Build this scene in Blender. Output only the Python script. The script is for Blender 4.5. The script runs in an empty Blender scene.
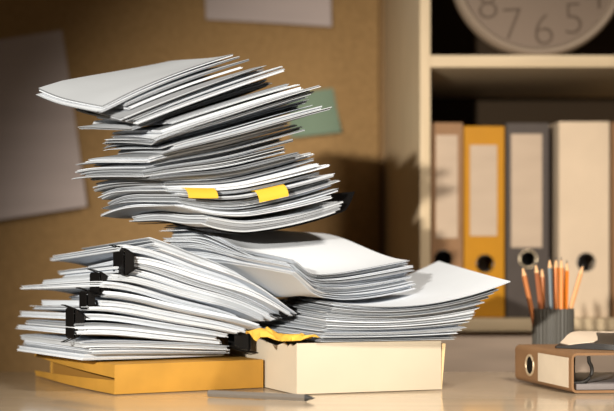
import bpy, bmesh, math, random
from mathutils import Vector, Matrix

C = bpy.context.scene.collection
SC = bpy.context.scene
PI = math.pi
R = math.radians

# ------------------------------------------------------------------ photograph frame
W_PX, H_PX, F_PX = 614, 411, 1200.0
CX, CY = 190.0, 274.0          # principal point of the lens in the photograph
EYE = 0.14                     # camera height over the desk top (z = 0)


def P(px, py, d):
    """point seen at a pixel, at distance d"""
    return Vector(((px - CX) / F_PX * d, d, EYE + (CY - py) / F_PX * d))


def lerp(a, b, t):
    return a + (b - a) * t


def table(tab, t):
    if t <= tab[0][0]:
        return tab[0][1]
    for (a, x), (b, y) in zip(tab, tab[1:]):
        if t <= b:
            return lerp(x, y, (t - a) / (b - a))
    return tab[-1][1]


def smooth(s):
    s = max(0.0, min(1.0, s))
    return s * s * (3 - 2 * s)


# ------------------------------------------------------------------ materials
def mat(name, col, rough=0.6, spec=0.35, metal=0.0, var=0.0, scale=30.0, stretch=(1, 1, 1), bump=0.0, coat=0.0, detail=3.0):
    m = bpy.data.materials.new(name)
    m.use_nodes = True
    nt = m.node_tree
    b = nt.nodes['Principled BSDF']
    b.inputs['Base Color'].default_value = (*col, 1)
    b.inputs['Roughness'].default_value = rough
    b.inputs['Specular IOR Level'].default_value = spec
    b.inputs['Metallic'].default_value = metal
    b.inputs['Coat Weight'].default_value = coat
    if var > 0 or bump > 0:
        tc = nt.nodes.new('ShaderNodeTexCoord')
        mp = nt.nodes.new('ShaderNodeMapping')
        mp.inputs['Scale'].default_value = stretch
        nz = nt.nodes.new('ShaderNodeTexNoise')
        nz.inputs['Scale'].default_value = scale
        nz.inputs['Detail'].default_value = detail
        nt.links.new(tc.outputs['Object'], mp.inputs['Vector'])
        nt.links.new(mp.outputs['Vector'], nz.inputs['Vector'])
        if var > 0:
            cr = nt.nodes.new('ShaderNodeValToRGB')
            cr.color_ramp.elements[0].position = 0.3
            cr.color_ramp.elements[1].position = 0.7
            cr.color_ramp.elements[0].color = (*[c * (1 - var) for c in col], 1)
            cr.color_ramp.elements[1].color = (*[min(1, c * (1 + var)) for c in col], 1)
            nt.links.new(nz.outputs['Fac'], cr.inputs['Fac'])
            nt.links.new(cr.outputs['Color'], b.inputs['Base Color'])
        if bump > 0:
            bp = nt.nodes.new('ShaderNodeBump')
            bp.inputs['Strength'].default_value = bump
            bp.inputs['Distance'].default_value = 0.002
            nt.links.new(nz.outputs['Fac'], bp.inputs['Height'])
            nt.links.new(bp.outputs['Normal'], b.inputs['Normal'])
    return m


M = {}
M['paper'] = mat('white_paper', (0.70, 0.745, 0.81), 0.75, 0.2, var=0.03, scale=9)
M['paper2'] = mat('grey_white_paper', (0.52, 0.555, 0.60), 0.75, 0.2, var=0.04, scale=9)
M['paper3'] = mat('grey_shade_paper', (0.33, 0.35, 0.38), 0.8, 0.2, var=0.05, scale=9)  # grey paper; on the sheaves its tone imitates shade between sheets
M['paper4'] = mat('gap_shade_paper', (0.15, 0.16, 0.175), 0.8, 0.2, var=0.05, scale=9)  # darkest sheets and edges: shade of the gaps put into the colour
M['cream_edge'] = mat('cream_paper_edge', (0.72, 0.6, 0.4), 0.7)
M['desk'] = mat('beech_desk', (0.66, 0.53, 0.38), 0.17, 0.5, var=0.07, scale=5, stretch=(1, 9, 9), coat=0.25)
M['beech'] = mat('beech_board', (0.55, 0.43, 0.28), 0.45, 0.35, var=0.07, scale=6, stretch=(8, 8, 1))
M['beech_h'] = mat('beech_shelf', (0.55, 0.43, 0.28), 0.45, 0.35, var=0.07, scale=6, stretch=(1, 8, 8))
M['back_panel'] = mat('shaded_back_panel', (0.045, 0.03, 0.018), 0.8, 0.1)  # near-black: shade of the shelf interior put into the panel colour
M['drawer'] = mat('greyed_wood_front', (0.56, 0.44, 0.35), 0.5, 0.3, var=0.1, scale=6, stretch=(1, 6, 9))
M['cork'] = mat('brown_cork', (0.335, 0.205, 0.088), 0.85, 0.1, var=0.14, scale=120, bump=0.15)
M['wall'] = mat('brown_wall_paint', (0.28, 0.17, 0.08), 0.9, 0.1, var=0.05, scale=20)
M['floor'] = mat('brown_floor', (0.16, 0.10, 0.06), 0.6, 0.3, var=0.2, scale=8)
M['notice'] = mat('pinned_paper', (0.50, 0.42, 0.40), 0.8, 0.1, var=0.06, scale=7, stretch=(0.4, 1, 4))
M['green'] = mat('sage_green_note', (0.19, 0.26, 0.19), 0.75, 0.1, var=0.05, scale=12)
M['yellow'] = mat('yellow_note', (0.74, 0.44, 0.04), 0.6, 0.2, var=0.05, scale=40)
M['black'] = mat('black_metal', (0.006, 0.0055, 0.0055), 0.5, 0.15)
M['wire'] = mat('steel_wire', (0.25, 0.24, 0.23), 0.3, 0.5, metal=0.9)
M['kraft'] = mat('orange_kraft', (0.43, 0.225, 0.036), 0.55, 0.3, var=0.10, scale=22, bump=0.25)
M['kraft_in'] = mat('kraft_lining', (0.30, 0.15, 0.03), 0.7, 0.2)
M['crump'] = mat('yellow_kraft', (0.72, 0.42, 0.06), 0.6, 0.3, var=0.12, scale=25)
M['carton'] = mat('cream_carton', (0.54, 0.475, 0.375), 0.6, 0.25, var=0.03, scale=14)
M['carton_tan'] = mat('tan_carton_edge', (0.62, 0.45, 0.25), 0.7, 0.2)
M['b_brown'] = mat('brown_binder_board', (0.24, 0.13, 0.062), 0.55, 0.3, var=0.06, scale=30)
M['b_yellow'] = mat('amber_binder_board', (0.42, 0.185, 0.004), 0.5, 0.3, var=0.04, scale=30)
M['b_char'] = mat('charcoal_binder_board', (0.065, 0.052, 0.046), 0.5, 0.3, var=0.06, scale=30)
M['b_cream'] = mat('cream_binder_board', (0.58, 0.455, 0.33), 0.5, 0.3, var=0.05, scale=14)
M['label'] = mat('cream_label', (0.44, 0.34, 0.255), 0.6, 0.2, var=0.07, scale=16, stretch=(0.4, 1, 1.5))
M['label2'] = mat('white_label', (0.66, 0.57, 0.45), 0.6, 0.2, var=0.06, scale=22)
M['hole'] = mat('hole_shade', (0.01, 0.009, 0.008), 0.8, 0.1)
M['ring'] = mat('cream_ring', (0.62, 0.50, 0.34), 0.35, 0.5, metal=0.3)
M['ring_dark'] = mat('dark_ring', (0.03, 0.028, 0.026), 0.35, 0.5, metal=0.5)
M['clock_rim'] = mat('clock_rim', (0.29, 0.225, 0.17), 0.4, 0.4)
M['clock_face'] = mat('clock_dial', (0.195, 0.145, 0.11), 0.6, 0.2)
M['clock_ink'] = mat('clock_ink', (0.10, 0.07, 0.05), 0.6, 0.2)
M['cup'] = mat('ribbed_grey_cup', (0.085, 0.08, 0.07), 0.5, 0.35)
M['wood_tip'] = mat('sharpened_wood', (0.70, 0.42, 0.22), 0.7, 0.2)
M['graphite'] = mat('graphite', (0.03, 0.03, 0.032), 0.4, 0.4)
M['p_orange'] = mat('orange_lacquer', (0.70, 0.20, 0.02), 0.35, 0.5)
M['p_copper'] = mat('copper_lacquer', (0.48, 0.17, 0.055), 0.35, 0.5)
M['p_brown'] = mat('brown_lacquer', (0.30, 0.10, 0.04), 0.35, 0.5)
M['p_blue'] = mat('slate_lacquer', (0.06, 0.085, 0.10), 0.35, 0.5)
M['p_tan'] = mat('tan_lacquer', (0.70, 0.36, 0.16), 0.35, 0.5)
M['p_silver'] = mat('silver_lacquer', (0.19, 0.17, 0.15), 0.35, 0.5, metal=0.3)
M['lying'] = mat('kraft_binder_board', (0.25, 0.14, 0.07), 0.55, 0.3, var=0.08, scale=30)
M['inner'] = mat('grey_binder_lining', (0.22, 0.20, 0.20), 0.45, 0.4)
M['leather'] = mat('black_leather', (0.016, 0.014, 0.013), 0.4, 0.4)
M['page'] = mat('cream_page', (0.74, 0.61, 0.48), 0.7, 0.2)


# ------------------------------------------------------------------ object helpers
def link(name, me, mats, parent=None):
    o = bpy.data.objects.new(name, me)
    for m in (mats if isinstance(mats, (list, tuple)) else [mats]):
        me.materials.append(m)
    C.objects.link(o)
    if parent is not None:
        o.parent = parent
    return o


def from_bm(name, bm, mats, parent=None, sharp=35, smooth_=True):
    bmesh.ops.recalc_face_normals(bm, faces=bm.faces)
    me = bpy.data.meshes.new(name)
    bm.to_mesh(me)
    bm.free()
    if smooth_:
        me.polygons.foreach_set('use_smooth', [True] * len(me.polygons))
        me.set_sharp_from_angle(angle=R(sharp))
    return link(name, me, mats, parent)


def empty(name, loc, rz=0.0):
    o = bpy.data.objects.new(name, None)
    C.objects.link(o)
    o.location = loc
    o.rotation_euler = (0, 0, rz)
    o.empty_display_size = 0.02
    return o


def tag(o, label, cat, group=None):
    o['label'] = label
    o['category'] = cat
    if group:
        o['group'] = group
    return o


def struct(o):
    o['kind'] = 'structure'
    return o


def box(bm, x0, x1, y0, y1, z0, z1, bev=0.0, mi=0):
    vs = [bm.verts.new(v) for v in ((x0, y0, z0), (x1, y0, z0), (x1, y1, z0), (x0, y1, z0), (x0, y0, z1), (x1, y0, z1), (x1, y1, z1), (x0, y1, z1))]
    fs = [bm.faces.new([vs[i] for i in f]) for f in ((0, 3, 2, 1), (4, 5, 6, 7), (0, 1, 5, 4), (1, 2, 6, 5), (2, 3, 7, 6), (3, 0, 4, 7))]
    for f in fs:
        f.material_index = mi
    if bev > 0:
        es = list({e for f in fs for e in f.edges})
        bmesh.ops.bevel(bm, geom=es, offset=bev, segments=2, affect='EDGES', profile=0.6)


def tube(bm, pts, r, n=8, closed=False, mi=0):
    pts = [Vector(p) for p in pts]
    rings = []
    k = len(pts)
    for i, p in enumerate(pts):
        if closed:
            d = pts[(i + 1) % k] - pts[i - 1]
        else:
            d = pts[min(i + 1, k - 1)] - pts[max(i - 1, 0)]
        d.normalize()
        a = Vector((0, 0, 1)) if abs(d.z) < 0.9 else Vector((1, 0, 0))
        x = d.cross(a).normalized()
        y = d.cross(x).normalized()
        rr = r[i] if isinstance(r, (list, tuple)) else r
        rings.append([bm.verts.new(p + (x * math.cos(2 * PI * j / n) + y * math.sin(2 * PI * j / n)) * rr) for j in range(n)])
    m = k if closed else k - 1
    for i in range(m):
        a, b = rings[i], rings[(i + 1) % k]
        for j in range(n):
            f = bm.faces.new((a[j], a[(j + 1) % n], b[(j + 1) % n], b[j]))
            f.material_index = mi
    if not closed:
        bm.faces.new(rings[0]).material_index = mi
        bm.faces.new(rings[-1]).material_index = mi


def lathe(bm, prof, n=64, mi=0, mod=None):
    """profile of (r, z) turned round z; closed if first == last"""
    rings = []
    for r, z in prof:
        ring = []
        for j in range(n):
            a = 2 * PI * j / n
            rr = r if mod is None else mod(r, j)
            ring.append(bm.verts.new((rr * math.cos(a), rr * math.sin(a), z)))
        rings.append(ring)
    for a, b in zip(rings, rings[1:]):
        for j in range(n):
            bm.faces.new((a[j], a[(j + 1) % n], b[(j + 1) % n], b[j])).material_index = mi
    return rings


def plate_with_hole(bm, x0, x1, z0, z1, y0, y1, cx, cz, r, mi=0):
    """upright plate between y0 and y1 with a round hole"""
    angs = sorted({2 * PI * i / 40 for i in range(40)} | {math.atan2(z - cz, x - cx) % (2 * PI) for x in (x0, x1) for z in (z0, z1)})
    loops = []
    for y in (y0, y1):
        inn, out = [], []
        for a in angs:
            c, s = math.cos(a), math.sin(a)
            k = min([(x1 - cx) / c if c > 1e-9 else 1e9, (x0 - cx) / c if c < -1e-9 else 1e9, (z1 - cz) / s if s > 1e-9 else 1e9, (z0 - cz) / s if s < -1e-9 else 1e9])
            inn.append(bm.verts.new((cx + r * c, y, cz + r * s)))
            out.append(bm.verts.new((cx + k * c, y, cz + k * s)))
        loops.append((inn, out))
    n = len(angs)
    (i0, o0), (i1, o1) = loops
    for j in range(n):
        k = (j + 1) % n
        for q in ((i0[j], o0[j], o0[k], i0[k]), (i1[j], i1[k], o1[k], o1[j]), (i0[j], i0[k], i1[k], i1[j]), (o0[j], o1[j], o1[k], o0[k])):
            bm.faces.new(q).material_index = mi


# ------------------------------------------------------------------ the setting
bm = bmesh.new(); box(bm, -2.2, 2.6, -2.6, 2.42, -0.76, -0.72)
struct(from_bm('floor', bm, M['floor']))
bm = bmesh.new(); box(bm, -2.2, 2.6, 2.372, 2.44, -0.72, 1.9)
struct(from_bm('wall_back', bm, M['wall']))

bm = bmesh.new(); box(bm, -1.1, 0.372, 2.360, 2.3715, -0.3, 1.25, 0.002)
cork = from_bm('cork_board', bm, M['cork'])
tag(cork, 'large brown cork board on the wall behind the papers', 'cork board')

desk = empty('desk', (0, 0, -0.72))
tag(desk, 'pale beech desk with a glossy top under the paper piles', 'desk')
bm = bmesh.new(); box(bm, -1.0, 1.45, 0.82, 1.72, -0.03, 0.0, 0.003)
d = from_bm('desk_top', bm, M['desk'], desk); d.location = (0, 0, 0.72)
for x in (-0.93, 1.38):
    for y in (0.9, 1.64):
        bm = bmesh.new(); box(bm, x - 0.03, x + 0.03, y - 0.03, y + 0.03, 0.0, 0.69, 0.002)
        from_bm('leg', bm, M['beech'], desk)


# ------------------------------------------------------------------ pinned papers on the cork
def pinned(name, corners, label, cat, m, curl=0.006, lift=0.0, thick=0.0006):
    """corners: pixels tl, tr, br, bl on the plane of the board; a thin sheet, lower edge curling off the board"""
    D0 = 2.3585
    q = [P(x, y, D0) for x, y in corners]
    bm = bmesh.new()
    n = 12
    gr = [[], []]
    for s in (0, 1):
        for j in range(n + 1):
            row = []
            for i in range(n + 1):
                a, b = i / n, j / n
                p = (q[0] * (1 - a) + q[1] * a) * (1 - b) + (q[3] * (1 - a) + q[2] * a) * b
                p.y = D0 - lift - curl * (b ** 3) * (0.4 + 0.6 * a) - curl * 0.25 * math.sin(PI * a) * b - (thick if s == 0 else 0)
                row.append(bm.verts.new(p))
            gr[s].append(row)
    for s in (0, 1):
        for j in range(n):
            for i in range(n):
                bm.faces.new((gr[s][j][i], gr[s][j][i + 1], gr[s][j + 1][i + 1], gr[s][j + 1][i]))
    for i in range(n):
        for (r0, r1) in (((0, i), (0, i + 1)), ((n, i), (n, i + 1)), ((i, 0), (i + 1, 0)), ((i, n), (i + 1, n))):
            a, b = gr[0][r0[0]][r0[1]], gr[0][r1[0]][r1[1]]
            c, d_ = gr[1][r1[0]][r1[1]], gr[1][r0[0]][r0[1]]
            bm.faces.new((a, b, c, d_))
    o = from_bm(name, bm, m)
    return tag(o, label, cat)


pinned('pinned_sheet', ((-40, 46), (62, 30), (88, 207), (-24, 224)), 'large grey sheet pinned on the cork board left of the tower', 'paper', M['notice'], 0.02)
pinned('pinned_sheet', ((200, -160), (328, -160), (331, 28), (206, 20)), 'grey sheet pinned at the top of the cork board', 'paper', M['notice'], 0.012)
pinned('sticky_note', ((286, 94), (333, 88), (341, 133), (291, 138)), 'sage green square note on the cork beside the tower', 'note', M['green'], 0.012)

# ------------------------------------------------------------------ shelf unit
SF = 2.0                                    # front of the shelf unit


def sx(px, d=SF): return (px - CX) / F_PX * d
def sz(py, d=SF): return EYE + (CY - py) / F_PX * d


shelf = empty('shelf_unit', (sx(430), SF, -0.72))
tag(shelf, 'pale beech open shelf unit holding the binders and clock', 'shelf')
inv = Matrix.Translation(-shelf.location)
XL0, XL1, XR0, XR1 = sx(420), sx(430.5), 0.98, 0.9975


def shelf_part(name, m, *b, bev=0.001):
    bm = bmesh.new(); box(bm, *b, bev)
    bmesh.ops.transform(bm, matrix=inv, verts=bm.verts)
    return from_bm(name, bm, m, shelf)


shelf_part('side_panel', M['beech'], XL0, XL1, SF, 2.37, -0.72, 1.3)
shelf_part('side_panel', M['beech'], XR0, XR1, SF, 2.37, -0.72, 1.3)
Z_UP, Z_LO = sz(55), sz(318.5)
shelf_part('shelf_board', M['beech_h'], XL1, XR0, SF + 0.001, 2.352, Z_UP - 0.020, Z_UP)
shelf_part('shelf_board', M['beech_h'], XL1, XR0, SF + 0.001, 2.352, Z_LO - 0.021, Z_LO)
shelf_part('shelf_board', M['beech_h'], XL1, XR0, SF + 0.001, 2.352, -0.70, -0.68)
shelf_part('top_board', M['beech_h'], XL1, XR0, SF + 0.001, 2.352, 1.27, 1.29)
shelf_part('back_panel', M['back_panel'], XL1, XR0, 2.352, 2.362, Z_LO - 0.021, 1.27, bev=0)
shelf_part('drawer_front', M['drawer'], XL1 + 0.002, XR0 - 0.002, 2.013, 2.03, -0.30, Z_LO - 0.0225)

# ------------------------------------------------------------------ standing binders
def binder(name, px0, px1, ytop, ybot, m, label_px, hole_px, label, ring, d=2.03):
    """lever arch file standing on the shelf: a folded cover with a finger hole, a ring, a label and papers"""
    x0, x1, z0, z1 = sx(px0, d), sx(px1, d), Z_LO + 0.0006, sz(ytop, d)
    o = empty(name, ((x0 + x1) / 2, d, z0))
    w, h = x1 - x0, z1 - z0
    hx, hz = sx(hole_px[0], d) - (x0 + x1) / 2, sz(hole_px[1], d) - z0
    hr = hole_px[2] / F_PX * d
    bm = bmesh.new()
    plate_with_hole(bm, -w / 2, w / 2, 0, h, 0, 0.003, hx, hz, hr)
    box(bm, -w / 2, -w / 2 + 0.003, 0.003, 0.285, 0, h)
    box(bm, w / 2 - 0.003, w / 2, 0.003, 0.285, 0, h)
    cover = from_bm('cover', bm, m, o)
    bv = cover.modifiers.new('bevel', 'BEVEL'); bv.width = 0.0012; bv.segments = 2; bv.limit_method = 'ANGLE'
    bm = bmesh.new()
    tube(bm, [(hx + hr * math.cos(a) * 1.04, -0.0006, hz + hr * math.sin(a) * 1.04) for a in [2 * PI * i / 32 for i in range(32)]], 0.0012, 8, True)
    from_bm('finger_ring', bm, ring, cover)
    bm = bmesh.new(); box(bm, -w / 2 + 0.0045, w / 2 - 0.0045, 0.10, 0.275, 0.004, h - 0.025)
    from_bm('paper_filling', bm, M['paper3'], o)
    if label_px:
        a, b, c, e = label_px
        bm = bmesh.new(); box(bm, sx(a, d) - (x0 + x1) / 2, sx(b, d) - (x0 + x1) / 2, -0.0008, -0.0001, sz(e, d) - z0, sz(c, d) - z0)
        from_bm('spine_label', bm, M['label'], o)
    tag(o, label, 'binder')
    return o


binder('ring_binder', 431.2, 463, 122.5, 317, M['b_brown'], (436, 457.5, 135, 238), (443, 259, 8.2), 'brown binder on the shelf, against the side panel', M['ring_dark'])
binder('ring_binder', 464.2, 504.5, 126, 317, M['b_yellow'], (470, 497, 145, 236), (485, 263.5, 8.2), 'amber yellow binder on the shelf', M['ring_dark'])
binder('ring_binder', 506.5, 549, 123, 317, M['b_char'], (511, 542, 134, 247.5), (528, 259, 8.2), 'charcoal binder with a long cream label on the shelf', M['ring'])
binder('ring_binder', 559, 609.5, 121.5, 317, M['b_cream'], None, (586, 262, 8.4), 'plain cream binder on the shelf with no label', M['ring_dark'])
binder('ring_binder', 612, 655, 122, 317, M['b_brown'], (618, 649, 135, 238), (633, 260, 8.2), 'brown binder at the right edge, past the cream binder', M['ring_dark'])

# ------------------------------------------------------------------ wall clock standing on the upper shelf
def text_mesh(ch, size, depth=0.0006):
    cu = bpy.data.curves.new('numeral', 'FONT')
    cu.body = ch; cu.size = size; cu.align_x = 'CENTER'; cu.align_y = 'CENTER'
    cu.extrude = depth; cu.offset = -0.0019
    o = bpy.data.objects.new('numeral', cu)
    C.objects.link(o)
    dg = bpy.context.evaluated_depsgraph_get()
    me = bpy.data.meshes.new_from_object(o.evaluated_get(dg))
    bpy.data.objects.remove(o)
    return me


DC = 2.025
cr = 88 / F_PX * DC
cz = Z_UP + cr + 0.0005
clock = empty('wall_clock', (sx(538.5, DC), DC, cz))
clock.rotation_euler = (R(90), R(0), 0)      # local z towards the viewer, local y up
tag(clock, 'round pale clock standing on the upper shelf', 'clock')
bm = bmesh.new()
lathe(bm, [(0.0, -0.03), (cr * 0.9, -0.03), (cr * 0.99, -0.018), (cr, -0.004), (cr * 0.985, 0.006), (cr * 0.955, 0.0105), (cr * 0.92, 0.008), (cr * 0.895, -0.002), (cr * 0.885, -0.004), (0, -0.004)], 96)
bmesh.ops.remove_doubles(bm, verts=bm.verts, dist=1e-6)
from_bm('clock_rim', bm, M['clock_rim'], clock)
bm = bmesh.new()
lathe(bm, [(0, -0.0035), (cr * 0.886, -0.0035), (cr * 0.886, -0.002), (0, -0.002)], 96)
bmesh.ops.remove_doubles(bm, verts=bm.verts, dist=1e-6)
dial = from_bm('clock_dial', bm, M['clock_face'], clock)
for k in range(1, 13):
    a = R(90 - 30 * k + 5)
    for q, ch in enumerate(str(k)):
        me = text_mesh(ch, 0.060 * 1.32)
        o = link('numeral', me, M['clock_ink'], dial)
        off = (q - 0.5) * 0.036 if k > 9 else 0.0
        o.location = (0.104 * math.cos(a) + off, 0.104 * math.sin(a), -0.0012)
        o.rotation_euler = (0, 0, R(3))
for ln, wd, an, nm in ((0.062, 0.006, 60, 'hour_hand'), (0.088, 0.0042, 130, 'minute_hand')):
    bm = bmesh.new(); box(bm, -0.012, ln, -wd / 2, wd / 2, 0, 0.001)
    o = from_bm(nm, bm, M['clock_ink'], clock); o.location = (0, 0, 0.0006 if nm[0] == 'h' else 0.002); o.rotation_euler = (0, 0, R(an))

# ------------------------------------------------------------------ paper piles
ORD1 = ['', 'first', 'second', 'third', 'fourth', 'fifth', 'sixth', 'seventh', 'eighth', 'ninth', 'tenth', 'eleventh', 'twelfth', 'thirteenth',
        'fourteenth', 'fifteenth', 'sixteenth', 'seventeenth', 'eighteenth', 'nineteenth']


def ordinal(n):
    if n < 20:
        return ORD1[n]
    tens = {2: ('twentieth', 'twenty'), 3: ('thirtieth', 'thirty'), 4: ('fortieth', 'forty'), 5: ('fiftieth', 'fifty'), 6: ('sixtieth', 'sixty')}[n // 10]
    return tens[0] if n % 10 == 0 else tens[1] + '-' + ORD1[n % 10]


class Pile:
    """a heap of sheaves: Z(t, X, Y) rises with t, so sheaves between successive t never cut each other"""

    def __init__(self, O, ang, L, W, H):
        self.O, self.ang, self.L, self.W, self.H = O, ang, L, W, H

    def uv(self, t, X, Y):
        ox, oy = self.O(t)
        c, s = math.cos(self.ang), math.sin(self.ang)
        dx, dy = X - ox, Y - oy
        u, v = (dx * c + dy * s) / self.L, (-dx * s + dy * c) / self.W
        return max(-0.25, min(1.35, u)), max(-0.25, min(1.3, v))

    def Z(self, t, X, Y):
        return self.H(t, *self.uv(t, X, Y), X, Y)

    def at(self, t, u, v):
        ox, oy = self.O(t)
        c, s = math.cos(self.ang), math.sin(self.ang)
        X, Y = ox + u * self.L * c - v * self.W * s, oy + u * self.L * s + v * self.W * c
        return Vector((X, Y, self.Z(t, X, Y)))


def sheaf(pile, t0, t1, du=0.0, dv=0.0, yaw=0.0, L=None, W=None, nsub=4, nominal=1.0, rng=random, jit=0.0013, NU=18, NV=12, name='paper_sheaf',
          mats=None, weights=(5, 3, 1.5, 0.6), parent=None, curl=None, gap=0.0002):
    L = L or pile.L
    W = W or pile.W
    tm = (t0 + t1) / 2
    ox, oy = pile.O(tm)
    ang = pile.ang + yaw
    c, s = math.cos(ang), math.sin(ang)
    c0, s0 = math.cos(pile.ang), math.sin(pile.ang)
    ox += du * c0 - dv * s0
    oy += du * s0 + dv * c0
    verts, faces, mi = [], [], []
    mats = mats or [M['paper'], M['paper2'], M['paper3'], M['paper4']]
    cache = {}
    org = None
    for k in range(nsub):
        ju, jv = rng.gauss(0, jit), rng.gauss(0, jit)
        jl, jw = rng.gauss(0, jit * 0.5), rng.gauss(0, jit * 0.5)
        jy = rng.gauss(0, 0.004)
        cc, ss = math.cos(ang + jy), math.sin(ang + jy)
        base = len(verts)
        for side in (0, 1):
            for j in range(NV + 1):
                for i in range(NU + 1):
                    uu, vv = ju + (L + jl) * i / NU, jv + (W + jw) * j / NV
                    X, Y = ox + uu * cc - vv * ss, oy + uu * ss + vv * cc
                    key = (k, i, j)
                    if key not in cache:
                        zb = pile.Z(t0, X, Y)
                        zt = pile.Z(t1, X, Y)
                        cache[key] = (zb, min(zt, zb + nominal))
                    zb, zt = cache[key]
                    f = (k + side * 0.93) / nsub
                    z = zb + min(gap, 0.18 * (zt - zb)) + max(0.0, zt - zb - min(2 * gap, 0.36 * (zt - zb))) * f
                    if curl and uu > curl[0]:
                        z += curl[1] * ((uu - curl[0]) / (L - curl[0])) ** 2
                    verts.append((X, Y, z))
        nu, nv = NU + 1, NV + 1
        off = nu * nv
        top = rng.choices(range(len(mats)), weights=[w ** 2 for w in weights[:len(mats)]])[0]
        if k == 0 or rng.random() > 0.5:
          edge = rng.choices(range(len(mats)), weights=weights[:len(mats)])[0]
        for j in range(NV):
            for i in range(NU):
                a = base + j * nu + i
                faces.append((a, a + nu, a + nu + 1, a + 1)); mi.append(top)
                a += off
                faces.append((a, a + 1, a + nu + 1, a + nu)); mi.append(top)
        ring = [(i, 0) for i in range(NU)] + [(NU, j) for j in range(NV)] + [(i, NV) for i in range(NU, 0, -1)] + [(0, j) for j in range(NV, 0, -1)]
        for q in range(len(ring)):
            (i0, j0), (i1, j1) = ring[q], ring[(q + 1) % len(ring)]
            a, b = base + j0 * nu + i0, base + j1 * nu + i1
            faces.append((a, b, b + off, a + off)); mi.append(edge)
    org = Vector(verts[0])
    me = bpy.data.meshes.new(name)
    me.from_pydata([(x - org.x, y - org.y, z - org.z) for x, y, z in verts], [], faces)
    me.update()
    o = link(name, me, mats, parent)
    me.polygons.foreach_set('material_index', mi)
    me.polygons.foreach_set('use_smooth', [True] * len(faces))
    me.set_sharp_from_angle(angle=R(45))
    o.location = org
    return o


# --- lower left heap on the orange envelope --------------------------------------------------
BA = R(25.7)
B_X = [(0.0, -0.1225), (0.32, -0.126), (0.5, -0.113), (0.66, -0.1), (0.84, -0.068), (1.0, -0.072)]


def B_O(t):
    x = table(B_X, t)
    return (x, 1.392 + max(0.0, t) * 0.004)


def spline_table(tab, n=60):
    out = []
    for i in range(n + 1):
        x = lerp(tab[0][0], tab[-1][0], i / n)
        out.append((x, sum(table(tab, x + dx) for dx in (-0.12, -0.08, -0.04, 0, 0.04, 0.08, 0.12)) / 7))
    return out


B_LIFT = spline_table([(-0.3, 0.137), (0.0, 0.139), (0.2, 0.134), (0.4, 0.117), (0.6, 0.101), (0.8, 0.082), (1.0, 0.055), (1.15, 0.040), (1.4, 0.034)])


def B_H(t, u, v, X, Y):
    w = t + 0.012 * math.sin(2 * PI * 5.3 * t + 1.0) * max(0, 1 - u) ** 2 + 0.008 * math.sin(2 * PI * 7 * t) * max(0, v) ** 2
    lift = table(B_LIFT, u)
    return 0.0372 + w * lift - 0.012 * max(0, v) * t + 0.003 * math.sin(PI * min(1, max(0, u)) * 2 + 3 * t) * t


pile_b = Pile(B_O, BA, 0.21, 0.255, B_H)

# --- right heap in the cream carton ----------------------------------------------------------
CA = R(14)


def C_O(t):
    return (lerp(0.150, 0.166, t), lerp(1.398, 1.392, t))


def C_H(t, u, v, X, Y):
    t_ = max(0.0, t)
    w = t + 0.006 * math.sin(2 * PI * 9 * t) * max(0, u) ** 2
    return 0.0606 + w * 0.047 + t_ * (0.017 * u * abs(u) + 0.006 * u + 0.010 * v - 0.010 * 4 * max(0.0, u) * (1 - u)) - 3.0 * max(0.0, -u - 0.09) ** 2


pile_c = Pile(C_O, CA, 0.205, 0.27, C_H)

# --- thick draped sheaves leaning from the left heap onto the right heap -----------------------
DA = R(41)


def D_O(t):
    return (0.112 + 0.006 * t, 1.362 + 0.01 * t)


def D_H(t, u, v, X, Y):
    vv = max(0.0, v)
    low = 0.089 + 0.026 * u + 0.034 * smooth((vv - 0.12) / 0.95) - 0.03 * smooth(vv) * max(0, u)
    bot = softmax(low, pile_b.Z(1.12, X, Y) + 0.001, pile_c.Z(1.0, X, Y) + 0.001)
    top = 0.132 + 0.026 * u + 0.072 * smooth(vv / 0.8) - 0.040 * smooth(vv) * max(0, u)
    top = softmax(top, bot + 0.019)
    return lerp(bot, top, t)


def softmax(*zs):
    m = zs[0]
    for z in zs[1:]:
        h = max(0.0, 0.02 - abs(m - z))
        m = max(m, z) + h * h * 0.25 / 0.02
    return m


pile_d = Pile(D_O, DA, 0.215, 0.215, D_H)

# --- the leaning tower -----------------------------------------------------------------------
AA = R(31)
A_C = [(0.0, 188), (0.2, 172), (0.42, 150), (0.6, 140), (0.8, 128), (1.0, 110)]


def A_O(t):
    px = table(A_C, t)
    dd = lerp(1.37, 1.335, t)
    return ((px - CX) / F_PX * dd, dd)


def A_H(t, u, v, X, Y):
    tt = max(0.0, t)
    e = max(0.0, v) ** 2
    w = t + 0.011 * math.sin(2 * PI * 8.3 * t + 0.5) * e + 0.010 * math.sin(2 * PI * 6.1 * t + 2) * max(0, u) ** 3
    z = 0.1835 + w * 0.145
    z += table([(0, 0.034), (0.3, 0.056), (0.6, 0.074), (1, 0.096)], tt) * u + table([(0, 0.002), (0.8, 0.024), (1, 0.055)], tt) * v - 0.05 * tt * u * v - 0.013 * tt * max(0, v) * 4 * max(0, u) * (1 - u)
    z += lerp(-0.020, 0.008, min(1, tt * 1.6)) * 4 * max(0, u) * (1 - u) * 0.5
    droop = max(0.0, v - 0.55) ** 2 * (0.05 + 0.03 * math.sin(9 * t + 1))
    z -= droop * smooth(tt * 4) * (1 - smooth((tt - 0.7) / 0.2))
    z += 0.009 * smooth((v - 0.35) / 0.65) * smooth((tt - 0.72) / 0.28)
    base = A_base(u, v)
    lo = softmax(base, pile_b.Z(1.12, X, Y) + 0.0015, pile_d.Z(1.0, X, Y) + 0.0015)
    return z + (lo - base) * max(0.0, 1 - t) ** 2


def A_base(u, v):
    return 0.1835 + 0.034 * u + 0.002 * v - 0.020 * 4 * max(0, u) * (1 - u) * 0.5


pile_a = Pile(A_O, AA, 0.24, 0.18, A_H)


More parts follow.
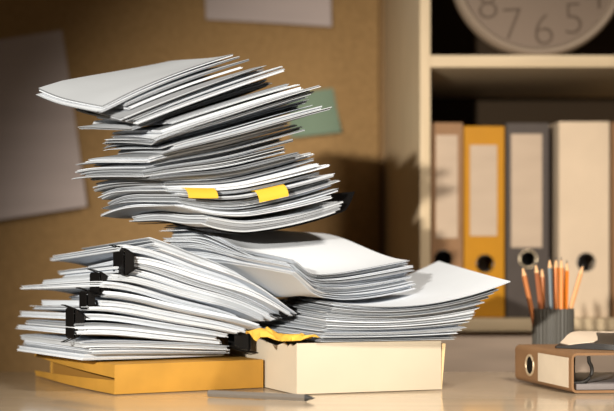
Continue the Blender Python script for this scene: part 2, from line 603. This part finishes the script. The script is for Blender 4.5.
def splits(n, rng, lo=0.5, hi=1.7):
    w = [rng.uniform(lo, hi) for _ in range(n)]
    s = sum(w)
    out, acc = [0.0], 0.0
    for x in w:
        acc += x / s
        out.append(acc)
    return out


rng = random.Random(11)
# lower left heap
NB = 15
ts = splits(NB, rng, 0.7, 1.4)
B_obj = []
for i in range(NB):
    k = NB - i
    dv = rng.gauss(0, 0.005)
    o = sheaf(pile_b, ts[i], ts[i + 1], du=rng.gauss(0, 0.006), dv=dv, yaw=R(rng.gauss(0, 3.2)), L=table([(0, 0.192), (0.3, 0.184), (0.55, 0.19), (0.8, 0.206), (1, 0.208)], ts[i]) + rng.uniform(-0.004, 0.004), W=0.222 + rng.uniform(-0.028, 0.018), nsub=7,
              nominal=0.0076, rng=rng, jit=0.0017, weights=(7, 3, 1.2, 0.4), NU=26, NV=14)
    tag(o, '%s clipped sheaf from the top of the lower left heap' % ordinal(k) if k > 1 else 'topmost clipped sheaf of the lower left heap, under the tower',
        'papers', 'clipped sheaves in the lower left heap')
    B_obj.append(o)
for i in range(3):
    o = sheaf(pile_b, 1.001 + 0.038 * i, 1.001 + 0.038 * (i + 1), du=0.036 - 0.004 * i, dv=-0.008 + 0.006 * i, yaw=R(-4 + 3 * i), L=0.178, W=0.2, nsub=5, nominal=0.005,
              rng=rng, jit=0.0017, weights=(7, 3, 1.2, 0.4), NU=26, NV=14)
    tag(o, ['loose sheaf squeezed directly on the clipped sheaves of the left heap', 'loose sheaf in the middle between left heap and draped bundle', 'loose sheaf right below the thick draped bundle'][i],
        'papers', 'loose sheaves between left heap and draped bundle')
# right heap
NC = 28
ts_c = splits(NC, rng)
for i in range(NC):
    t = (ts_c[i] + ts_c[i + 1]) / 2
    k = NC - i
    o = sheaf(pile_c, ts_c[i], ts_c[i + 1], du=rng.gauss(0, 0.0022), dv=rng.gauss(0, 0.003), yaw=R(lerp(5, -6, t) + rng.gauss(0, 0.7)), L=table([(0, 0.174), (0.7, 0.192), (0.92, 0.2), (1, 0.211)], t),
              nsub=4, nominal=0.004, gap=0.00038, rng=rng, jit=0.0011, weights=(3, 3, 2, 0.7), NU=30, NV=18)
    tag(o, '%s sheaf from the top of the heap in the cream carton' % ordinal(k) if k > 1 else 'topmost sheaf of the heap in the cream carton, its corner raised',
        'papers', 'sheaves in the cream carton')
# draped sheaves
ND = 14
ts_d = splits(ND, rng)
for i in range(ND):
    t = (ts_d[i] + ts_d[i + 1]) / 2
    k = ND - i
    o = sheaf(pile_d, ts_d[i], ts_d[i + 1], du=rng.gauss(0, 0.003) , dv=rng.gauss(0, 0.003), yaw=R(rng.gauss(0, 1.2) + 3 * t), nsub=5, nominal=0.0055, rng=rng,
              jit=0.0012, weights=(6, 3, 1, 0.3), NU=44, NV=44, gap=0.0005)
    tag(o, '%s sheaf from the top of the thick draped bundle below the tower' % ordinal(k) if k > 1 else 'topmost sheaf of the draped bundle, right below the tower',
        'papers', 'draped sheaves between the two heaps')
# tower
A_DU = [(0.0, 0.004), (0.2, 0.008), (0.34, 0.012), (0.42, -0.018), (0.5, 0.008), (0.62, 0.022), (0.75, 0.020), (0.86, 0.006), (1.0, -0.004)]
A_DV = [(0.0, 0.0), (0.3, 0.0), (0.44, -0.004), (0.55, -0.012), (0.7, -0.014), (0.85, -0.004), (1.0, 0.0)]
NA = 44
A_W = [(0, 0.185), (0.1, 0.185), (0.2, 0.165), (0.4, 0.16), (0.5, 0.165), (0.6, 0.145), (0.8, 0.125), (0.9, 0.122), (1, 0.114)]
A_L = [(0.0, 0.236), (0.3, 0.222), (0.42, 0.20), (0.55, 0.205), (0.75, 0.196), (0.9, 0.180), (1.0, 0.215)]
T0 = 0.105
bk = sheaf(pile_a, 0.001, 0.010, du=0.03, dv=0.004, yaw=R(3), L=0.224, W=0.16, nsub=1, nominal=0.0011, rng=rng, mats=[M['black']], NU=30, NV=14, name='booklet', curl=(0.206, 0.017))
tag(bk, 'booklet in a curled black cover at the bottom of the tower', 'booklet')
pg = sheaf(pile_a, 0.014, T0 - 0.008, du=0.03, dv=0.0, yaw=R(3), L=0.203, W=0.16, nsub=7, nominal=0.014, rng=rng, jit=0.0025, weights=(3, 4, 3, 1), NU=26, NV=14, name='page_block')
pg.parent = bk
pg.location = pg.location - bk.location
ts_a = [T0 + (1 - T0) * q for q in splits(NA, rng, 0.35, 1.9)]
RECESS = {40: 0.030, 41: 0.028, 35: 0.026, 31: 0.024, 32: 0.026, 24: 0.022, 18: 0.014}
for i in range(NA):
    t = (ts_a[i] + ts_a[i + 1]) / 2
    k = NA - i
    if i % 3 == 0:
        cl = (rng.gauss(0, 0.006), rng.gauss(0, 0.005))
    yaw = table([(0, 3), (0.4, 0), (0.7, -4), (0.9, 0), (1, 12)], t) + rng.gauss(0, 2.6)
    rc_ = RECESS.get(i, 0.0)
    o = sheaf(pile_a, ts_a[i], ts_a[i + 1], du=table(A_DU, t) + cl[0] + rng.gauss(0, 0.004) + rc_, dv=table(A_DV, t) + cl[1] + rng.gauss(0, 0.003) + rc_ * 0.35, yaw=R(yaw),
              L=table(A_L, t) + rng.uniform(-0.012, 0.012) - rc_, W=table(A_W, t) + rng.uniform(-0.01, 0.01), nsub=4 if i < NA - 1 else 2, nominal=0.0042 if t < 0.85 else 0.003, rng=rng, jit=0.0014,
              weights=(3.6, 3, 2.6, 1.5), NU=24, NV=14)
    tag(o, '%s sheaf from the top of the leaning paper tower' % ordinal(k) if k > 1 else 'topmost sheaf of the leaning paper tower',
        'papers', 'sheaves in the leaning tower')

# ------------------------------------------------------------------ orange envelope under the left heap
env = empty('kraft_envelope', (-0.087, 1.388, 0), R(25.7))
tag(env, 'thick orange kraft envelope lying on the desk under the left heap', 'envelope')
bm = bmesh.new()
EL, EW, EH = 0.1965, 0.285, 0.0305
n = 16
vt = []
for j in range(n + 1):              # panels: front, top, bottom, right as one shell, sides slightly bulged
    pass
box(bm, 0.0, EL, 0, 0.0016, 0.0006, EH + 0.0045, 0.0004)
box(bm, 0.0, EL, 0.0016, EW, EH + 0.0030, EH + 0.0046, 0.0003)
box(bm, 0.0, EL, 0.0016, EW, 0.0006, 0.0020, 0.0003)
box(bm, EL - 0.0016, EL, 0.0016, EW, 0.0020, EH + 0.0030, 0.0003)
box(bm, 0.02, EL, EW - 0.0016, EW, 0.0020, EH + 0.0030, 0.0003)
from_bm('envelope_body', bm, M['kraft'], env)


def flap(name, zs0, zs1, out):
    bm = bmesh.new()
    cols = []
    for j in range(15):
        v = j / 14
        za0, za1 = zs0(v), zs1(v)
        x = -out * math.sin(PI * min(1, v * 1.1)) - 0.0006
        cols.append([bm.verts.new((x, v * EW, za0)), bm.verts.new((x - 0.002 * v, v * EW, za1)), bm.verts.new((x + 0.0012 - 0.002 * v, v * EW, za1)), bm.verts.new((x + 0.0012, v * EW, za0))])
    for a, b in zip(cols, cols[1:]):
        for q in range(4):
            bm.faces.new((a[q], a[(q + 1) % 4], b[(q + 1) % 4], b[q]))
    bm.faces.new(cols[0]); bm.faces.new(cols[-1])
    return from_bm(name, bm, M['kraft'], env)


flap('upper_flap', lambda v: EH + 0.0046 - 0.0005, lambda v: EH + 0.0046 - 0.0155 + 0.008 * v, 0.004)
flap('lower_flap', lambda v: 0.0008, lambda v: 0.0168 - 0.009 * v, 0.006)
bm = bmesh.new(); box(bm, 0.02, EL - 0.004, 0.01, EW - 0.01, 0.0024, EH + 0.0024)
from_bm('envelope_lining', bm, M['kraft_in'], env)

# ------------------------------------------------------------------ cream carton with the right heap
car = empty('cream_carton', (0.1236, 1.388, 0), R(19.0))
tag(car, 'open cream carton on the desk holding the right heap', 'box')
BL, BW, BH = 0.1965, 0.27, 0.0598
bm = bmesh.new()
box(bm, 0.0, BL - 0.006, 0, 0.0022, 0.0006, BH, 0.0006)
from_bm('front_panel', bm, M['carton'], car)
bm = bmesh.new()
# left panel with a torn front corner at the top
prof = [(0.0024, 0.0006), (0.0024, BH - 0.001), (0.012, BH - 0.004), (0.02, BH - 0.002), (0.027, BH - 0.006), (0.036, BH - 0.001), (0.046, BH - 0.003), (0.06, BH - 0.006), (0.085, BH - 0.004), (0.12, BH), (BW, BH), (BW, 0.0006)]
a = [bm.verts.new((0.0, y, z)) for y, z in prof]
b = [bm.verts.new((0.0022, y, z)) for y, z in prof]
bm.faces.new(a); bm.faces.new(b[::-1])
for i in range(len(prof)):
    k = (i + 1) % len(prof)
    bm.faces.new((a[i], a[k], b[k], b[i]))
from_bm('side_panel', bm, M['carton'], car)
bm = bmesh.new(); box(bm, 0.0024, BL - 0.003, 0.0024, BW, 0.0006, 0.0026)
from_bm('bottom_panel', bm, M['carton'], car)
bm = bmesh.new(); box(bm, 0.0024, BL - 0.003, BW - 0.0022, BW, 0.0028, BH)
from_bm('back_panel', bm, M['carton'], car)
bm = bmesh.new()
q0 = [(BL - 0.0052, 0.0004, 0.0006), (BL + 0.0006, 0.0012, BH - 0.004), (BL - 0.0015, BW - 0.003, BH), (BL - 0.0025, BW - 0.003, 0.0006)]
q1 = [(x - 0.0022 if i > 1 else x - 0.0044, y + 0.0022, z) for i, (x, y, z) in enumerate(q0)]
a = [bm.verts.new(v) for v in q0]; b = [bm.verts.new(v) for v in q1]
bm.faces.new(a); bm.faces.new(b[::-1])
for i in range(4):
    bm.faces.new((a[i], a[(i + 1) % 4], b[(i + 1) % 4], b[i]))
o = from_bm('side_flap', bm, M['carton_tan'], car); o['label'] = 'tan inside of the bent right side'

# crumpled yellow kraft paper on the carton's left corner
rc = random.Random(4)
bm = bmesh.new()
nx, ny = 15, 9
bumps = [(rc.uniform(0, 1), rc.uniform(0, 1), rc.uniform(0.12, 0.3), rc.uniform(0.3, 1)) for _ in range(9)]


def crz(a, b):
    z = 0
    for (p, q, r, h) in bumps:
        dd = math.hypot(a - p, (b - q) * 0.8)
        z = max(z, h * max(0, 1 - dd / r))
    return z


cx0 = Vector((0.108, 1.408, 0.0612))
rows = []
for j in range(ny + 1):
    row = []
    for i in range(nx + 1):
        a, b = i / nx, j / ny
        edge = 1 + 0.12 * math.sin(i * 1.9) if j in (0, ny) else 1
        x = (a - 0.5) * 0.074 * (1 + 0.15 * math.sin(3 * b + i))
        y = (b - 0.5) * 0.044 * edge + 0.004 * math.sin(i * 0.9)
        z = 0.011 * crz(a, b) + 0.010 * (1 - a) * b + rc.uniform(0, 0.0022) + 0.004 * math.sin(PI * b) * math.sin(2.5 * PI * a) ** 2
        row.append(bm.verts.new((x, y, z)))
    rows.append(row)
for j in range(ny):
    for i in range(nx):
        bm.faces.new((rows[j][i], rows[j][i + 1], rows[j + 1][i + 1], rows[j + 1][i]))
o = from_bm('crumpled_paper', bm, M['crump'], None, smooth_=False)
sm = o.modifiers.new('thick', 'SOLIDIFY'); sm.thickness = 0.0008; sm.offset = 1
o.location = cx0; o.rotation_euler = (0, 0, R(12))
tag(o, 'crumpled orange kraft paper on the left corner of the carton', 'paper')

# ------------------------------------------------------------------ binder clips
def clip(loc, rz, w, mouth, back, depth, label, pitch=0.0, handles=True):
    """fold-back clip: local +x points into the papers, y along the gripped edge"""
    o = empty('binder_clip', loc)
    o.rotation_euler = (0, pitch, rz)
    t = 0.0009
    outer = [(depth, mouth / 2 + t), (0.0, back / 2), (-0.0022, back / 2 - 0.002), (-0.0022, -back / 2 + 0.002), (0.0, -back / 2), (depth, -mouth / 2 - t)]
    inner = [(depth, mouth / 2), (0.0005, back / 2 - t), (-0.0022 + t, back / 2 - 0.0025), (-0.0022 + t, -back / 2 + 0.0025), (0.0005, -back / 2 + t), (depth, -mouth / 2)]
    bm = bmesh.new()
    A = [[bm.verts.new((x, s * w / 2, z)) for x, z in outer] for s in (-1, 1)]
    B = [[bm.verts.new((x, s * w / 2, z)) for x, z in inner] for s in (-1, 1)]
    n = len(outer)
    for i in range(n - 1):
        bm.faces.new((A[0][i], A[0][i + 1], A[1][i + 1], A[1][i]))
        bm.faces.new((B[0][i], B[1][i], B[1][i + 1], B[0][i + 1]))
        for s in (0, 1):
            bm.faces.new((A[s][i], B[s][i], B[s][i + 1], A[s][i + 1]))
    for i in (0, n - 1):
        bm.faces.new((A[0][i], A[1][i], B[1][i], B[0][i]))
    for s_ in (-1, 1):          # folded end walls of the spring body
        tri = [(depth * 0.72, lerp(mouth / 2, back / 2, 0.28) - t), (0.0006, back / 2 - t * 1.3), (0.0006, -back / 2 + t * 1.3), (depth * 0.72, -lerp(mouth / 2, back / 2, 0.28) + t)]
        ya, yb = s_ * (w / 2 - 0.0002), s_ * (w / 2 - 0.001)
        fa = [bm.verts.new((x, ya, z)) for x, z in tri]; fb = [bm.verts.new((x, yb, z)) for x, z in tri]
        bm.faces.new(fa); bm.faces.new(fb[::-1])
        for i in range(4):
            bm.faces.new((fa[i], fa[(i + 1) % 4], fb[(i + 1) % 4], fb[i]))
    cb = from_bm('clip_body', bm, M['black'], o, smooth_=False)
    if handles:
        for s in (-1, 1):
            bm = bmesh.new()
            z0, z1 = s * (mouth / 2 + 0.0022), s * (back / 2 + 0.0035)
            pts = [(depth, -w * 0.22, z0), (depth * 0.3, -w * 0.26, lerp(z0, z1, 0.6)), (-depth * 0.55, -w * 0.16, z1), (-depth * 0.75, 0, z1), (-depth * 0.55, w * 0.16, z1), (depth * 0.3, w * 0.26, lerp(z0, z1, 0.6)), (depth, w * 0.22, z0)]
            tube(bm, pts, 0.0007, 6)
            from_bm('clip_handle', bm, M['black'], o)
    return tag(o, label, 'binder clip', 'black binder clips on the papers')


def clip_on(pile, t, u, v, rz, w, mouth, back, depth, label, **k):
    p = pile.at(t, u, v)
    return clip((p.x, p.y, p.z), rz, w, mouth, back, depth, label, **k)


clip_on(pile_b, 0.85, -0.045, 0.05, BA, 0.030, 0.012, 0.032, 0.017, 'uppermost black clip at the near corner of the left heap')
clip_on(pile_b, 0.67, -0.035, 0.045, BA + 0.1, 0.024, 0.010, 0.025, 0.014, 'black clip on the left heap, second below the tower')
clip_on(pile_b, 0.52, -0.035, 0.05, BA, 0.022, 0.009, 0.022, 0.013, 'black clip on the left heap, third below the tower')
clip_on(pile_b, 0.33, -0.04, 0.055, BA, 0.026, 0.012, 0.036, 0.016, 'lowest black clip on the left heap, above the envelope')
clip_on(pile_b, 0.97, 0.98, 0.02, BA + PI, 0.030, 0.007, 0.018, 0.014, 'black clip where the draped bundle meets the carton')
clip_on(pile_b, 0.42, 1.03, 0.06, BA + PI - 0.25, 0.036, 0.016, 0.030, 0.026, 'large black clip added as shade in the gap between left heap and carton')  # added clip shape, its black stands in for shade in the gap

# ------------------------------------------------------------------ yellow page flags
def flag(pile, t, u, L, drop, label, dv=0.0):
    bm = bmesh.new()
    n = 8
    org = pile.at(t, u, 0)
    grid = [[], []]
    c, s = math.cos(pile.ang), math.sin(pile.ang)
    for side in (0, 1):
        for j in range(n + 1):
            row = []
            for i in range(5):
                uu = u + (i / 4) * L / pile.L
                q = pile.at(t, uu, 0) 
                f = j / n
                out = -0.008 + 0.0165 * math.sin(f * PI * 0.5) + dv
                z = -drop * max(0, f - 0.25) ** 1.2 - (0.0004 if side else 0)
                p = q + Vector((s * out, -c * out, z)) - org
                row.append(bm.verts.new(p))
            grid[side].append(row)
    for side in (0, 1):
        for j in range(n):
            for i in range(4):
                bm.faces.new((grid[side][j][i], grid[side][j][i + 1], grid[side][j + 1][i + 1], grid[side][j + 1][i]))
    for j in range(n):
        for i in (0, 4):
            bm.faces.new((grid[0][j][i], grid[0][j + 1][i], grid[1][j + 1][i], grid[1][j][i]))
    for i in range(4):
        for j in (0, n):
            bm.faces.new((grid[0][j][i], grid[0][j][i + 1], grid[1][j][i + 1], grid[1][j][i]))
    o = from_bm('page_flag', bm, M['yellow'])
    o.location = org
    return tag(o, label, 'page flag')


flag(pile_a, ts_a[8] + 0.0003, 0.10, 0.040, 0.017, 'yellow page flag sticking out of the tower, the left one', 0.006)
flag(pile_a, ts_a[6] + 0.0003, 0.47, 0.042, 0.020, 'yellow page flag sticking out of the tower, the right one', 0.010)

# ------------------------------------------------------------------ pencil factory
def pencil(base, tip, m, label, r=0.0036, group=None):
    base, tip = Vector(base), Vector(tip)
    d = tip - base
    L = d.length
    sl = 0.015 if m is not M['p_silver'] else 0.011
    o = empty('pencil', base)
    o.rotation_mode = 'QUATERNION'
    o.rotation_quaternion = d.to_track_quat('Z', 'Y')
    bm = bmesh.new()
    lathe(bm, [(0.0001, 0), (r * 0.92, 0), (r, 0.0008), (r, L - sl)], 6)
    bmesh.ops.remove_doubles(bm, verts=bm.verts, dist=1e-6)
    from_bm('pencil_body', bm, m, o, smooth_=False)
    bm = bmesh.new(); lathe(bm, [(r, L - sl), (r * 0.86, L - sl * 0.87), (r * 0.33, L - sl * 0.3)], 12)
    sw = from_bm('sharpened_wood', bm, M['wood_tip'] if m is not M['p_silver'] else M['graphite'], o)
    bm = bmesh.new(); lathe(bm, [(r * 0.33, L - sl * 0.3), (0.0002, L)], 12)
    from_bm('pencil_lead', bm, M['graphite'], sw)
    return tag(o, label, 'pencil', group)


pa, pb = P(208.5, 394.5, 1.366), P(315, 399.5, 1.3125)
rp = 0.0042
pencil((pa.x, pa.y, rp), (pb.x, pb.y, rp), M['p_silver'], 'grey pencil lying on the desk in front of the carton', rp)

# ------------------------------------------------------------------ pencil cup
DK = 1.662
KX, KR, KH = sx(553, DK), 20.2 / F_PX * DK, sz(308.5, DK)
cup = empty('pencil_cup', (KX, DK, 0))
tag(cup, 'dark grey ribbed pencil cup behind the lying binder', 'pencil cup')
bm = bmesh.new()
rib = lambda r, j: r - (0.0009 if (j // 2) % 2 else 0.0)
lathe(bm, [(0.0002, 0.0005), (KR, 0.0005), (KR, 0.002), (KR, KH)], 128, mod=lambda r, j: rib(r, j) if r > 0.01 else r)
lathe(bm, [(KR, KH), (KR - 0.0026, KH), (KR - 0.0026, 0.0035), (0.0002, 0.0035)], 128, mod=lambda r, j: rib(r, j) if r == KR else r)
bmesh.ops.remove_doubles(bm, verts=bm.verts, dist=1e-5)
from_bm('cup_body', bm, M['cup'], cup, sharp=25)
PEN = [
    ((522, 265), (-0.010, 0.006), -0.005, 'p_copper', 'copper pencil leaning far left in the grey cup'),
    ((535.5, 262), (-0.009, -0.006), -0.004, 'p_brown', 'brown pencil with long pale tip in the grey cup, second from left'),
    ((542, 266), (-0.010, 0.012), 0.004, 'p_copper', 'dark copper pencil in the grey cup left of the slate pencil'),
    ((549.5, 257), (-0.003, -0.012), -0.006, 'p_blue', 'slate blue pencil standing in the grey cup'),
    ((556, 257), (0.004, 0.004), 0.004, 'p_orange', 'orange pencil in the grey cup right beside the slate one'),
    ((561.2, 257), (0.008, -0.011), -0.008, 'p_orange', 'orange pencil in the grey cup, middle of three orange ones'),
    ((567, 260), (0.016, 0.004), 0.003, 'p_orange', 'orange pencil in the grey cup, rightmost of the three orange ones'),
    ((583.5, 263.5), (0.004, 0.014), 0.010, 'p_tan', 'tan pencil leaning far right in the grey cup'),
]
for (tpx, bxy, dy, m, lab) in PEN:
    tip = P(tpx[0], tpx[1], DK + dy)
    pencil((KX + bxy[0], DK + bxy[1], 0.0048), tip, M[m], lab, 0.0034, 'pencils in the cup')

# ------------------------------------------------------------------ lever arch file lying on the desk
LB = empty('lying_binder', (0.4457, 1.402, 0), R(6))
tag(LB, 'brown kraft binder lying on the desk in front of the pencil cup', 'binder')
BLn, BHt, BWd = 0.176, 0.0475, 0.25
t = 0.0028
bm = bmesh.new()
# profile in (x, z): rounded spine, two boards
outp, inp = [], []
for k in range(7):
    a = PI / 2 * k / 6
    outp.append((0.007 - 0.007 * math.sin(a), 0.0006 + 0.007 - 0.007 * math.cos(a)))
outp = [(BWd, 0.0006)] + outp
for k in range(7):
    a = PI / 2 * k / 6
    outp.append((0.007 - 0.007 * math.cos(a), BHt - 0.007 + 0.007 * math.sin(a)))
outp.append((BWd, BHt))
inp = [(BWd, 0.0006 + t)]
for k in range(7):
    a = PI / 2 * k / 6
    inp.append((0.007 - (0.007 - t) * math.sin(a), 0.0006 + 0.007 - (0.007 - t) * math.cos(a)))
for k in range(7):
    a = PI / 2 * k / 6
    inp.append((0.007 - (0.007 - t) * math.cos(a), BHt - 0.007 + (0.007 - t) * math.sin(a)))
inp.append((BWd, BHt - t))
n = len(outp)
G = [[[bm.verts.new((x, y, z)) for x, z in pr] for pr in (outp, inp)] for y in (0.0, BLn)]
for i in range(n - 1):
    bm.faces.new((G[0][0][i], G[0][0][i + 1], G[1][0][i + 1], G[1][0][i]))
    bm.faces.new((G[0][1][i], G[1][1][i], G[1][1][i + 1], G[0][1][i + 1]))
    for s in (0, 1):
        bm.faces.new((G[s][0][i], G[s][1][i], G[s][1][i + 1], G[s][0][i + 1]))
for i in (0, n - 1):
    bm.faces.new((G[0][0][i], G[1][0][i], G[1][1][i], G[0][1][i]))
lcover = from_bm('cover', bm, M['lying'], LB)
bm = bmesh.new(); box(bm, -0.0008, -0.0001, 0.008, 0.098, 0.0065, 0.0415)
o = from_bm('spine_label', bm, M['label2'], lcover)
bm = bmesh.new()
tube(bm, [(-0.0005, 0.125 + 0.0125 * math.cos(a), 0.024 + 0.0125 * math.sin(a)) for a in [2 * PI * i / 32 for i in range(32)]], 0.0015, 8, True)
from_bm('finger_ring', bm, M['ring'], lcover)
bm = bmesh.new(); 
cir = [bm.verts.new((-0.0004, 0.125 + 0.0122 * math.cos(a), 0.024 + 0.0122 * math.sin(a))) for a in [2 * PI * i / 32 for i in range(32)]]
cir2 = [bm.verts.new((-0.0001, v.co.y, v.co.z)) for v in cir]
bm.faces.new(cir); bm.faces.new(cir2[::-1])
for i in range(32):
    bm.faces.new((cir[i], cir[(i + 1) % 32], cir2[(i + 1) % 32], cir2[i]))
from_bm('finger_hole_shade', bm, M['hole'], lcover)  # flat dark disc on the spine, painting the shaded inside of a hole
bm = bmesh.new(); box(bm, 0.009, BWd - 0.006, 0.006, BLn - 0.006, 0.0038, 0.0105, 0.0008)
from_bm('lining', bm, M['inner'], LB)
bm = bmesh.new(); box(bm, 0.006, 0.0075, 0.03, BLn - 0.02, 0.0105, 0.040)
from_bm('mechanism_plate', bm, M['wire'], LB)
for y in (0.014, 0.108):
    bm = bmesh.new()
    pts = [(0.0075, y, 0.0112), (0.0105, y, 0.0113)]
    for k in range(11):
        a = -PI / 2 + PI * 0.62 * k / 10
        pts.append((0.0155 + 0.016 * math.cos(a), y, 0.0263 + 0.0148 * math.sin(a)))
    pts += [(0.0278, y, 0.036), (0.0272, y, 0.0425)]
    tube(bm, pts, 0.0022, 8)
    tube(bm, [(0.0092, y, 0.0108), (0.0088, y, 0.028), (0.0092, y, 0.0440)], 0.0017, 8)
    from_bm('arch_ring', bm, M['ring_dark'], LB)

# black folio with a pale page, lying on the binder
fol = empty('black_folio', (0.462, 1.425, BHt + 0.0006), R(6))
tag(fol, 'black leather folio with a pale page lying on the brown binder', 'folio')
FL, FW = 0.17, 0.13
cols = [(0.0, 0.066, 0.070), (0.03, 0.040, 0.104), (0.055, 0.018, 0.126), (0.08, 0.004, 0.13), (0.10, 0.0, 0.13), (0.17, 0.0, 0.128)]


def ftop(x, y):
    return 0.0022 + 0.0035 * smooth(x / 0.05) + 0.013 * smooth(y / FW) * smooth(x / 0.04) * (1 - 0.35 * x / FL)


def foot(x):
    return table([(c[0], c[1]) for c in cols], x), table([(c[0], c[2]) for c in cols], x)


def slab(name, x0, x1, f0, f1, zb, zt, m, nx=16, ny=8, cut=None):
    bm = bmesh.new()
    gg = []
    for side in (0, 1):
        g = []
        for i in range(nx + 1):
            x = lerp(x0, x1, i / nx)
            a, b = foot(x)
            row = []
            for j in range(ny + 1):
                y = lerp(lerp(a, b, f0(x)), lerp(a, b, f1(x)), j / ny)
                row.append(bm.verts.new((x, y, zb(x, y) if side == 0 else zt(x, y))))
            g.append(row)
        gg.append(g)
    for s in (0, 1):
        for i in range(nx):
            for j in range(ny):
                bm.faces.new((gg[s][i][j], gg[s][i + 1][j], gg[s][i + 1][j + 1], gg[s][i][j + 1]))
    for i in range(nx):
        for j in (0, ny):
            bm.faces.new((gg[0][i][j], gg[0][i + 1][j], gg[1][i + 1][j], gg[1][i][j]))
    for j in range(ny):
        for i in (0, nx):
            bm.faces.new((gg[0][i][j], gg[0][i][j + 1], gg[1][i][j + 1], gg[1][i][j]))
    return from_bm(name, bm, m, fol)


slab('folio_cover', 0, FL, lambda x: 0, lambda x: 1, lambda x, y: 0.0, ftop, M['leather'])
slab('page', 0.012, 0.15, lambda x: 0.06 + 0.84 * smooth((x - 0.030) / 0.05), lambda x: 0.97, lambda x, y: ftop(x, y) + 0.0002, lambda x, y: ftop(x, y) + 0.0010, M['page'])

# ------------------------------------------------------------------ light
def spot(name, loc, aim, watts, angle, blend, col, radius):
    l = bpy.data.lights.new(name, 'SPOT')
    l.energy = watts; l.spot_size = R(angle); l.spot_blend = blend; l.color = col; l.shadow_soft_size = radius
    o = bpy.data.objects.new(name, l)
    C.objects.link(o)
    o.location = loc
    o.rotation_euler = (Vector(aim) - Vector(loc)).to_track_quat('-Z', 'Y').to_euler()
    return o


spot('key_lamp', (-0.86, -0.74, 0.53), (0.2, 1.6, 0.15), 380, 34, 0.9, (1.0, 0.93, 0.82), 0.03)
spot('desk_fill', (0.78, 0.62, 1.2), (0.42, 1.58, 0.03), 92, 68, 1.0, (1.0, 0.90, 0.77), 0.12)  # unseen fill spot added overhead to brighten desk and shelf

w = bpy.data.worlds.new('World')
SC.world = w
w.use_nodes = True
w.node_tree.nodes['Background'].inputs[0].default_value = (1.0, 0.78, 0.55, 1)
w.node_tree.nodes['Background'].inputs[1].default_value = 0.05

# ------------------------------------------------------------------ camera
cam = bpy.data.cameras.new('camera')
co = bpy.data.objects.new('camera', cam)
C.objects.link(co)
co.location = (0, 0, EYE)
co.rotation_euler = (R(90), 0, 0)
cam.sensor_fit = 'HORIZONTAL'
cam.sensor_width = 36
cam.lens = 36 * F_PX / W_PX
cam.shift_x = (W_PX / 2 - CX) / W_PX
cam.shift_y = (CY - H_PX / 2) / W_PX
cam.clip_start = 0.05
cam.dof.use_dof = True
cam.dof.focus_distance = 1.43
cam.dof.aperture_fstop = 3.2
SC.camera = co

SC.view_settings.view_transform = 'Standard'
SC.view_settings.look = 'None'
SC.view_settings.exposure = 0.0
SC.view_settings.gamma = 1.0
SC.view_settings.use_curve_mapping = False
